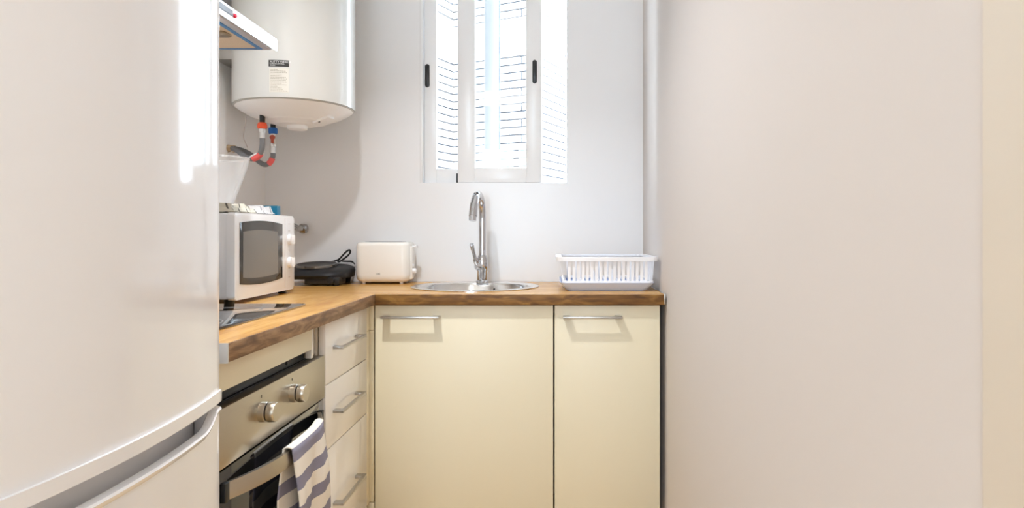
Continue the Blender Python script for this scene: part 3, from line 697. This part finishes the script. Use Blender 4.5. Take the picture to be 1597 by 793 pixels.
# folded cloths on the microwave
def folded_cloth(name, x0, x1, y0, y1, z0, layers, th, m, label, seed):
    rnd = random.Random(seed); ph = [rnd.uniform(0, 6) for _ in range(8)]
    t = thing(name, ((x0 + x1) / 2, (y0 + y1) / 2, z0), label, 'cloth', 'cloths on the microwave')
    NX, NY = 14, 18; prev = [[z0 + .0006] * (NY + 1) for _ in range(NX + 1)]
    for L in range(layers):
        b = bmesh.new(); uvl = b.loops.layers.uv.new('UVMap'); top = {}; bot = {}
        ins = rnd.uniform(0, .010)
        for i in range(NX + 1):
            for j in range(NY + 1):
                u, v = i / NX, j / NY
                edge = min(u, 1 - u, v, 1 - v); rr = math.sqrt(min(1, edge / .06))
                x = x0 + ins + (x1 - x0 - 2 * ins) * u + .004 * math.sin(9 * v + ph[L]); y = y0 + ins + (y1 - y0 - 2 * ins) * v + .004 * math.sin(7 * u + ph[L + 1])
                lift = .0035 * (1 + math.sin(11 * v + 5 * u + ph[L + 2])) * (L + .3) / layers
                zb = prev[i][j] + lift * rr * .5 + .0002; zm = th * (.18 + .82 * rr) + lift * rr * .4
                bot[i, j] = b.verts.new((x, y, zb + th * .4 * (1 - rr))); top[i, j] = b.verts.new((x, y, zb + zm)); prev[i][j] = zb + zm
        def face(vs, uvs):
            f = b.faces.new(vs)
            for l, q in zip(f.loops, uvs): l[uvl].uv = q
        for i in range(NX):
            for j in range(NY):
                c = ((i, j), (i + 1, j), (i + 1, j + 1), (i, j + 1)); uvs = [(p * .012, q * .012 + p * .009 + L * .02) for p, q in c]
                face([top[k] for k in c], uvs); face([bot[k] for k in c[::-1]], uvs[::-1])
        rim = [(i, 0) for i in range(NX)] + [(NX, j) for j in range(NY)] + [(i, NY) for i in range(NX, 0, -1)] + [(0, j) for j in range(NY, 0, -1)]
        for a, c in zip(rim, rim[1:] + rim[:1]):
            face([bot[a], bot[c], top[c], top[a]], [(p * .012, q * .012 + p * .009 + L * .02) for p, q in (a, c, c, a)])
        obj('fold', b, m, t, 60)
    return t
folded_cloth('tea_towel', -1.06, -.915, 1.885, 2.045, MZ1, 3, .0068, M_cloth1, 'cream striped tea towel folded on the microwave', 3)
folded_cloth('dishcloth', -1.06, -.915, 2.052, 2.178, MZ1, 3, .0072, M_cloth2, 'white dishcloth folded on the microwave beside a blue carton', 5)
bb = thing('blue_carton', (-.95, 2.195, MZ1), 'small blue carton at the far end of the microwave top', 'box')
box('carton_body', -.985, -.918, 2.184, 2.212, MZ1 + .0002, MZ1 + .031, M_bluebox, bb, bev=.001)
box('carton_flap', -.985, -.918, 2.184, 2.212, MZ1 + .0312, MZ1 + .0322, mat('carton_flap_blue', (.02, .24, .34), .4, bump=.02), bb, bev=0)

# clear cone jug
jg = thing('clear_plastic_jug', (-1.093, 2.11, MZ1), 'clear conical plastic jug on the microwave behind the fridge', 'jug')
jg.location = (-1.093, 2.11, MZ1)
JC = (-1.093, 2.11, MZ1 + .0275)
JC = (-1.129, 2.228, MZ1 + .0005)
jg.location = (-1.129, 2.228, MZ1)
cone = [(.0, .0), (.026, .0), (.030, .006), (.086, .165), (.090, .190), (.093, .194), (.090, .195), (.083, .165), (.027, .008), (.0, .004)]
obj('jug_body', bm_lathe(bmesh.new(), cone, JC, 48), M_clear, jg, 50)
obj('rim_bead', bm_lathe(bmesh.new(), [(.0895 + .0035 * math.cos(a * PI / 4), .194 + .0035 * math.sin(a * PI / 4)) for a in range(9)], JC, 48), M_clear, jg)

# ------------------------------------------------------------------ water heater
HC, HR, HZ = Vector((-.972, 2.476, 0)), .215, 1.571
wh = thing('water_heater', (HC.x, HC.y, HZ), 'white cylindrical electric water heater hanging in the corner', 'water heater')
obj('tank', bm_lathe(bmesh.new(), [(.0, .80), (.16, .79), (.205, .765), (HR, .74), (HR, .006), (HR - .001, .0015), (HR - .006, .0)], (HC.x, HC.y, HZ), 96), M_enam, wh, 30)
obj('seam_ring', bm_lathe(bmesh.new(), [(HR - .006, .0002), (HR - .0035, -.0018), (HR - .008, -.004), (HR - .016, -.002)], (HC.x, HC.y, HZ), 96), mat('seam_grey', (.52, .50, .47), .5, bump=.02), wh)
obj('base_cover', bm_lathe(bmesh.new(), [(HR - .008, -.003), (.196, -.012), (.165, -.030), (.12, -.046), (.116, -.0475), (.112, -.0515), (.075, -.058), (.070, -.062), (.046, -.066), (.0, -.067)], (HC.x, HC.y, HZ), 80), M_hbot, wh, 20)
obj('base_hub', bm_lathe(bmesh.new(), [(.036, -.064), (.035, -.078), (.032, -.080), (.0, -.080)], (HC.x + .012, HC.y - .01, HZ), 32), M_hbot, wh)
pn = obj('thermostat_cover', bm_prism(bmesh.new(), rrect(-.035, .035, -.026, .026, .012), -.008, .006, 'Z', .003), M_hbot, wh)
pn.location = Vector((HC.x + .115, HC.y - .03, HZ - .0455)) - wh.location; pn.rotation_euler = (0, math.radians(-18), math.radians(-10))
for v in pn.data.vertices: v.co += wh.location
obj('pilot_light', bm_lathe(bmesh.new(), [(0, -.004), (.004, -.004), (.005, 0), (0, 0)], (HC.x + .105, HC.y - .045, HZ - .0535), 12), M_ink, wh)
box('wall_bracket', XL + .001, HC.x - HR + .03, HC.y - .10, HC.y + .10, HZ + .62, HZ + .66, M_handle, wh)
box('wall_bracket', XL + .001, HC.x - HR + .03, HC.y - .10, HC.y + .10, HZ + .16, HZ + .20, M_handle, wh)
def on_tank(px, py, lift=.0006):
    tx = (px - VX) / F
    A = tx * tx + 1; B = -2 * (HC.x * tx + HC.y); C = HC.x ** 2 + HC.y ** 2 - HR ** 2
    y = (-B - math.sqrt(max(B * B - 4 * A * C, 0))) / (2 * A)
    n = Vector((tx * y - HC.x, y - HC.y, 0)).normalized()
    a = math.atan2(n.y, n.x); z = CZ + (VY - py) / F * y
    return a, z
aL, zT = on_tank(419.0, 93.5); aR, _ = on_tank(451.0, 93.5)
_, zB = on_tank(435, 104); _, zT2 = on_tank(435, 107); _, zB2 = on_tank(435, 144)
def tank_pt(a, z, lift): return Vector((HC.x + (HR + lift) * math.cos(a), HC.y + (HR + lift) * math.sin(a), z))
def tank_patch(b, a0, a1, z0, z1, lift, n=10):
    r = [[b.verts.new(tank_pt(a0 + (a1 - a0) * k / n, z, lift)) for k in range(n + 1)] for z in (z0, z1)]
    for k in range(n): b.faces.new((r[0][k], r[0][k + 1], r[1][k + 1], r[1][k]))
    return b
lab = obj('rating_label', tank_patch(bmesh.new(), aL, aR, zB, zT, .0005), M_ink, wh); lab['label'] = 'black product label with white lettering'
lb2 = obj('notice_label', tank_patch(bmesh.new(), aL + .012, aR, zB2, zT2, .0004), M_paper, wh); lb2['label'] = 'pale notice label with small print'
b = bmesh.new(); hh = zT - zB
for txt, sz, v0 in (('AUTTV WEXOR', .0098, .60), ('LOREN CENTRAL', .0062, .34), ('ONERI', .0062, .10)):
    text_mesh(b, txt, sz, lambda u, v, v0=v0: tank_pt(aL + (.0045 + u) / HR, zB + hh * v0 + v, .0009))
obj('label_lettering', b, M_inkw, lab)
rnd = random.Random(2); b = bmesh.new(); NLN = 15
for k in range(NLN):
    z = zT2 - (k + .8) * (zT2 - zB2) / (NLN + .5); a = aL + .03; end = aL + .03 + (aR - aL) * rnd.choice((.35, .55, .75, .82, .8, .6))
    while a < end:
        q = min(end, a + rnd.uniform(.008, .03)); tank_patch(b, a, q, z, z + .0016, .0008, 2); a = q + .005
obj('notice_print', b, M_inkg, lb2)

# hoses under the heater
def fitting(parent, name, prof, x, y, z, m, n=24): return obj(name, bm_lathe(bmesh.new(), prof, (x, y, z), n), m, parent)
RX, RY = -1.0535, 2.38
hh1 = thing('hot_water_hose', (RX, RY, 1.45), 'grey hose with orange collar under the water heater', 'hose')
fitting(hh1, 'inlet_pipe', [(0, 1.485), (.0095, 1.485), (.0095, 1.545), (0, 1.545)], RX, RY, 0, M_black)
fitting(hh1, 'collar', [(.0, 1.481), (.014, 1.481), (.0172, 1.486), (.0172, 1.494), (.0135, 1.503), (0, 1.503)], RX, RY, 0, M_orange)
fitting(hh1, 'nut', [(0, 1.468), (.0115, 1.468), (.0115, 1.4805), (0, 1.4805)], RX, RY, 0, M_alu, 6)
fitting(hh1, 'ferrule', [(0, 1.447), (.0095, 1.447), (.0095, 1.4675), (0, 1.4675)], RX, RY, 0, M_alu)
hs = [(RX, RY, 1.449), (RX, RY, 1.42), W(407.5, 236, 2.385), W(403, 245, 2.39), W(394, 249, 2.40), W(382, 245, 2.42), W(372, 236, 2.45), W(362, 231.5, 2.475)]
obj('hose_body', bm_tube(bmesh.new(), hs, .0092, 14, True, 3), M_hose, hh1)
obj('red_tape', bm_tube(bmesh.new(), [W(406.6, 240, 2.387), W(402.5, 245, 2.392), W(395, 248, 2.398)], .0106, 14, True, 2), M_redtape, hh1)
obj('wall_valve', bm_tube(bmesh.new(), [(XL + .001, 2.487, 1.424), W(356, 231, 2.483), W(362, 231.5, 2.475)], [.016, .013, .011], 12), M_brass, hh1)
BX, BY = -1.066, 2.50
hh2 = thing('cold_water_hose', (BX, BY, 1.45), 'grey hose with blue collar and red valve under the water heater', 'hose')
fitting(hh2, 'inlet_pipe', [(0, 1.485), (.0095, 1.485), (.0095, 1.545), (0, 1.545)], BX, BY, 0, M_black)
fitting(hh2, 'collar', [(.0, 1.481), (.0145, 1.481), (.0165, 1.485), (.0165, 1.499), (.0145, 1.503), (0, 1.503)], BX, BY, 0, M_blue)
fitting(hh2, 'valve_body', [(0, 1.432), (.0115, 1.432), (.0115, 1.440), (.0098, 1.443), (.0098, 1.4805), (0, 1.4805)], BX, BY, 0, M_alu)
fitting(hh2, 'ferrule', [(0, 1.408), (.0095, 1.408), (.0095, 1.4315), (0, 1.4315)], BX, BY, 0, M_alu)
lvv = obj('valve_lever', bm_lathe(bmesh.new(), [(0, -.006), (.009, -.006), (.010, -.003), (.010, 0), (0, 0)], (BX + .003, BY - .0105, 1.466), 16, axis='Y'), mat('rust_red', (.42, .07, .03), .45, bump=.04), hh2)
box('lever_tail', BX - .002, BX + .008, BY - .0155, BY - .011, 1.445, 1.462, MATS['rust_red'], lvv, bev=.001)
hs = [(BX, BY, 1.41), (BX, BY, 1.395), W(424.5, 246, 2.50), W(420, 255, 2.50), W(413, 258, 2.495), W(404, 253, 2.49), W(394, 243, 2.49), W(384, 237, 2.50), W(376, 234, 2.505), W(364, 231, 2.515)]
obj('hose_body', bm_tube(bmesh.new(), hs, .0092, 14, True, 3), M_hose, hh2)
obj('red_tape', bm_tube(bmesh.new(), [W(425, 247, 2.50), W(422.5, 252, 2.50), W(418.5, 256.2, 2.50)], .0108, 14, True, 2), M_redtape, hh2)
obj('wall_valve', bm_tube(bmesh.new(), [(XL + .001, 2.530, 1.424), W(362, 231, 2.52), W(366, 231.5, 2.513)], [.016, .013, .011], 12), M_brass, hh2)
obj('white_tie', bm_tube(bmesh.new(), [W(385, 250, 2.405), W(392, 243.5, 2.388), W(401, 239.5, 2.386)], .003, 8, True, 2), M_white, hh1)
cw = thing('heater_cable', W(383, 190, 2.52), 'thin white cable hanging below the water heater', 'cable')
obj('cable_body', bm_tube(bmesh.new(), [W(384, 182, 2.50), W(382, 200, 2.53), W(379, 214, 2.55), W(383, 223, 2.55), W(386, 230, 2.53)], .0018, 8, True, 2), mat('pale_cable', (.70, .64, .62), .5, bump=.02), cw)

# chrome stop valve on the back wall
M_valve = mat('valve_chrome', (.42, .41, .40), .16, metal=1.0, bump=.05, bscale=60)
sv = thing('stop_valve', W(473, 357, YB), 'chrome angle stop valve on the back wall behind the microwave', 'valve')
q = W(473, 357, YB)
obj('escutcheon', bm_lathe(bmesh.new(), [(0, -.012), (.012, -.014), (.021, -.003), (.021, -.0005), (0, -.0005)], (q.x, YB, q.z), 28, axis='Y'), M_valve, sv)
obj('valve_body', bm_tube(bmesh.new(), [(q.x, YB - .01, q.z), (q.x, YB - .055, q.z)], .012, 16), M_valve, sv)
obj('handle', bm_lathe(bmesh.new(), [(0, .0), (.018, .0), (.021, .006), (.019, .026), (.012, .031), (0, .031)], (q.x + .004, YB - .045, q.z), 10, axis='X'), M_valve, sv)
obj('outlet', bm_tube(bmesh.new(), [(q.x - .002, YB - .045, q.z), (q.x - .026, YB - .045, q.z + .012)], [.011, .013], 14), M_valve, sv)

# ------------------------------------------------------------------ range hood
hd_ = thing('range_hood', (-.98, 1.5, 1.595), 'stainless range hood with blue film around its filter', 'range hood')
HXF, HYN, HYE, HDZ = -.750, 1.190, 1.784, 1.595
poly = [(XL + .002, HDZ + .006), (HXF - .012, HDZ + .006), (HXF, HDZ), (HXF, HDZ + .032), (HXF - .06, HDZ + .055), (XL + .002, HDZ + .15)]
obj('canopy', bm_prism(bmesh.new(), poly, HYN, HYE, 'Y'), M_steel2, hd_)
# under side: rim, film frame and filter
ux0, ux1, uy0, uy1 = XL + .03, HXF - .012, HYN + .012, HYE - .010
box('underside', ux0, ux1, uy0, uy1, HDZ + .001, HDZ + .0058, mat('underside_steel', (.62, .58, .58), .35, metal=.8, bump=.02), hd_, bev=0)
fx0, fx1, fy0, fy1 = XL + .06, HXF - .030, HYN + .05, 1.762
b = bmesh.new(); tw = .010
bm_box(b, fx0, fx1, fy1 - tw, fy1, HDZ - .0012, HDZ + .0009); bm_box(b, fx0, fx1, fy0, fy0 + tw, HDZ - .0012, HDZ + .0009)
bm_box(b, fx1 - tw, fx1, fy0 + tw, fy1 - tw, HDZ - .0012, HDZ + .0009); bm_box(b, fx0, fx0 + tw, fy0 + tw, fy1 - tw, HDZ - .0012, HDZ + .0009)
f_ = obj('film_frame', b, M_tape, hd_); f_['label'] = 'blue protective film strips'
box('filter', fx0 + tw + .001, fx1 - tw - .001, fy0 + tw + .001, fy1 - tw - .001, HDZ - .0006, HDZ + .0009, M_filter, hd_, bev=0)
obj('filter_latch', bm_prism(bmesh.new(), rrect(-.845, -.800, 1.600, 1.645, .012), HDZ - .004, HDZ - .0008, 'Z', .001), mat('latch_bronze', (.30, .22, .13), .35, metal=.7, bump=.03), hd_)
box('control_strip', HXF + .0002, HXF + .003, 1.26, 1.536, HDZ + .013, HDZ + .026, mat('slot_grey', (.11, .11, .12), .4, bump=.02), hd_, bev=.0006)
obj('red_button', bm_lathe(bmesh.new(), [(0, .005), (.005, .004), (.006, 0), (0, 0)], (HXF + .0002, 1.548, HDZ + .018), 16, axis='X'), M_red, hd_)
box('chimney', XL + .002, XL + .26, 1.36, 1.62, HDZ + .11, ZC - .002, M_steel2, hd_)

# ------------------------------------------------------------------ fridge
fr = thing('fridge_freezer', (-.9, .85, 0), 'tall glossy white fridge freezer with bowed doors at the left', 'fridge')
FY0, FY1, FYC, FXM, FB = .552, 1.150, .851, -.547, .034
def fx(y): return FXM - FB * ((y - FYC) / .299) ** 2
box('body', -1.20, -.648, FY0 + .004, FY1 - .004, .03, 1.86, M_fridge, fr, bev=.004)
def door_plan(d=0.0, ins=0.0, r=.012):
    y0, y1 = FY0 + ins, FY1 - ins; pts = [(-.640, y0), ]
    n = 40
    ys = [y0 + r * (1 - math.cos(k * PI / 2 / 5)) for k in range(5)] + [y0 + r + (y1 - y0 - 2 * r) * k / n for k in range(n + 1)] + [y1 - r * (1 - math.cos(k * PI / 2 / 5)) for k in range(4, -1, -1)]
    for y in ys:
        e = min(y - y0, y1 - y); dr = 0 if e >= r else r - math.sqrt(max(0, r * r - (r - e) ** 2))
        pts.append((fx(y) + d - dr, y))
    pts.append((-.640, y1)); return pts
ud = obj('fridge_door', bm_prism(bmesh.new(), door_plan(), .826, 1.86, 'Z', .003), M_fridge, fr, 25)
obj('bottom_trim', bm_prism(bmesh.new(), door_plan(.0045, -.0005), .8135, .8325, 'Z', .004), M_fridge, ud, 25)
box('gasket', -.647, -.641, FY0 + .01, FY1 - .01, .06, 1.85, M_gasket, fr, bev=0)
# freezer door: set-back core with a bowed shell whose top edge dips to a grip
lower_core = [(-.640, FY0 + .002)] + [(fx(y) - .040, y) for y in [FY0 + .002 + (FY1 - FY0 - .004) * k / 24 for k in range(25)]] + [(-.640, FY1 - .002)]
fd = obj('freezer_door', bm_prism(bmesh.new(), lower_core, .06, .803, 'Z', .001), M_fridge, fr, 25)
def lip(y):
    u = abs(y - FYC) / .299
    if u > .90: return .8035
    s = min(1.0, (.90 - u) / .20); return .8035 - .0225 * math.sin(s * PI / 2) ** 1.0
b = bmesh.new(); n = 72; rows = []
for k in range(n + 1):
    y = FY0 + (FY1 - FY0) * k / n; e = min(y - FY0, FY1 - y); r = .012
    drr = 0 if e >= r else r - math.sqrt(max(0, r * r - (r - e) ** 2)); xf = fx(y) - drr * .9; zt = lip(y)
    inb = .014 if .03 < e else .0385
    sec = [(xf, .06), (xf, zt - .012), (xf + .003, zt - .008), (xf + .0042, zt - .004), (xf + .002, zt - .0008), (xf - .003, zt), (xf - inb + .003, zt - .0005), (xf - inb, zt - .004), (xf - inb, zt - .055), (xf - .0395, zt - .070), (xf - .0395, .06)]
    rows.append([b.verts.new((x, y, z)) for x, z in sec])
m_ = len(rows[0])
for a, c in zip(rows[:-1], rows[1:]):
    for k in range(m_): b.faces.new((a[k], a[(k + 1) % m_], c[(k + 1) % m_], c[k]))
b.faces.new(rows[0][::-1]); b.faces.new(rows[-1])
gs = obj('grip_shell', b, M_fridge, fd, 30); gs['label'] = 'bowed front with scooped grip edge'
for yy in (FY0 + .05, FY1 - .05):
    for xx in (-.70, -1.15): obj('foot', bm_lathe(bmesh.new(), [(0, 0), (.02, 0), (.02, .031), (0, .031)], (xx, yy, 0.0003), 14), M_black, fr)

# ------------------------------------------------------------------ striped towel on the oven handle
def hx_at(y):
    u = (y - 1.238) / (1.752 - 1.238); return XD - .001 + .050 * (1 - abs(2 * u - 1) ** 2.6)
b = bmesh.new(); uvl = b.loops.layers.uv.new('UVMap')
NU, prof = 26, []
back_len, front_len = .20, .36
top = HZ1 + .004
def sheet(u, s):
    """u across the towel 0..1, s metres along it: negative = back fall, 0 = over the bar, positive = front fall"""
    yb = 1.425 + .225 * u
    hxv = hx_at(min(max(yb, 1.25), 1.74))
    arc = .024
    if s < -arc / 2:
        d = -s - arc / 2; x = hxv - .0135 - .006 * math.sin(u * 9 + 1) * min(1, d / .1); z = top - d; y = yb - .02 * min(1, d / .1) + .004 * math.sin(d * 20 + u * 3)
    elif s > arc / 2:
        d = s - arc / 2; k = min(1, d / .12)
        x = hxv + .006 + k * (.007 + .007 * math.sin(u * 8.5 + .6) + .003 * math.sin(u * 19 + d * 6)); z = top - d + .012 * (u - .5) * 0
        y = yb + .008 * k + .016 * (d / .3) * (u - .45) + .004 * math.sin(d * 16 + u * 4)
    else:
        a = (s / arc + .5); x = hxv - .0135 + .0195 * a; z = top + .0035 * math.sin(a * PI); y = yb
    return Vector((x, y, z))
ss = [-back_len + k * .0125 for k in range(int((back_len - .012) / .0125) + 1)] + [-.012, -.006, 0, .006, .012] + [.012 + .0125 * (k + 1) for k in range(int(front_len / .0125))]
G = [[b.verts.new(sheet(i / NU, s)) for i in range(NU + 1)] for s in ss]
for j in range(len(ss) - 1):
    for i in range(NU):
        f = b.faces.new((G[j][i], G[j][i + 1], G[j + 1][i + 1], G[j + 1][i]))
        for l, (ii, jj) in zip(f.loops, ((i, j), (i + 1, j), (i + 1, j + 1), (i, j + 1))): l[uvl].uv = (ii / NU * .25, ss[jj] + 1.0)
tw_ = obj('hand_towel', b, M_towel, None, 70)
so = tw_.modifiers.new('thickness', 'SOLIDIFY'); so.thickness = .0025; so.offset = 0
tag(tw_, 'blue and white striped hand towel hanging over the oven handle', 'towel')
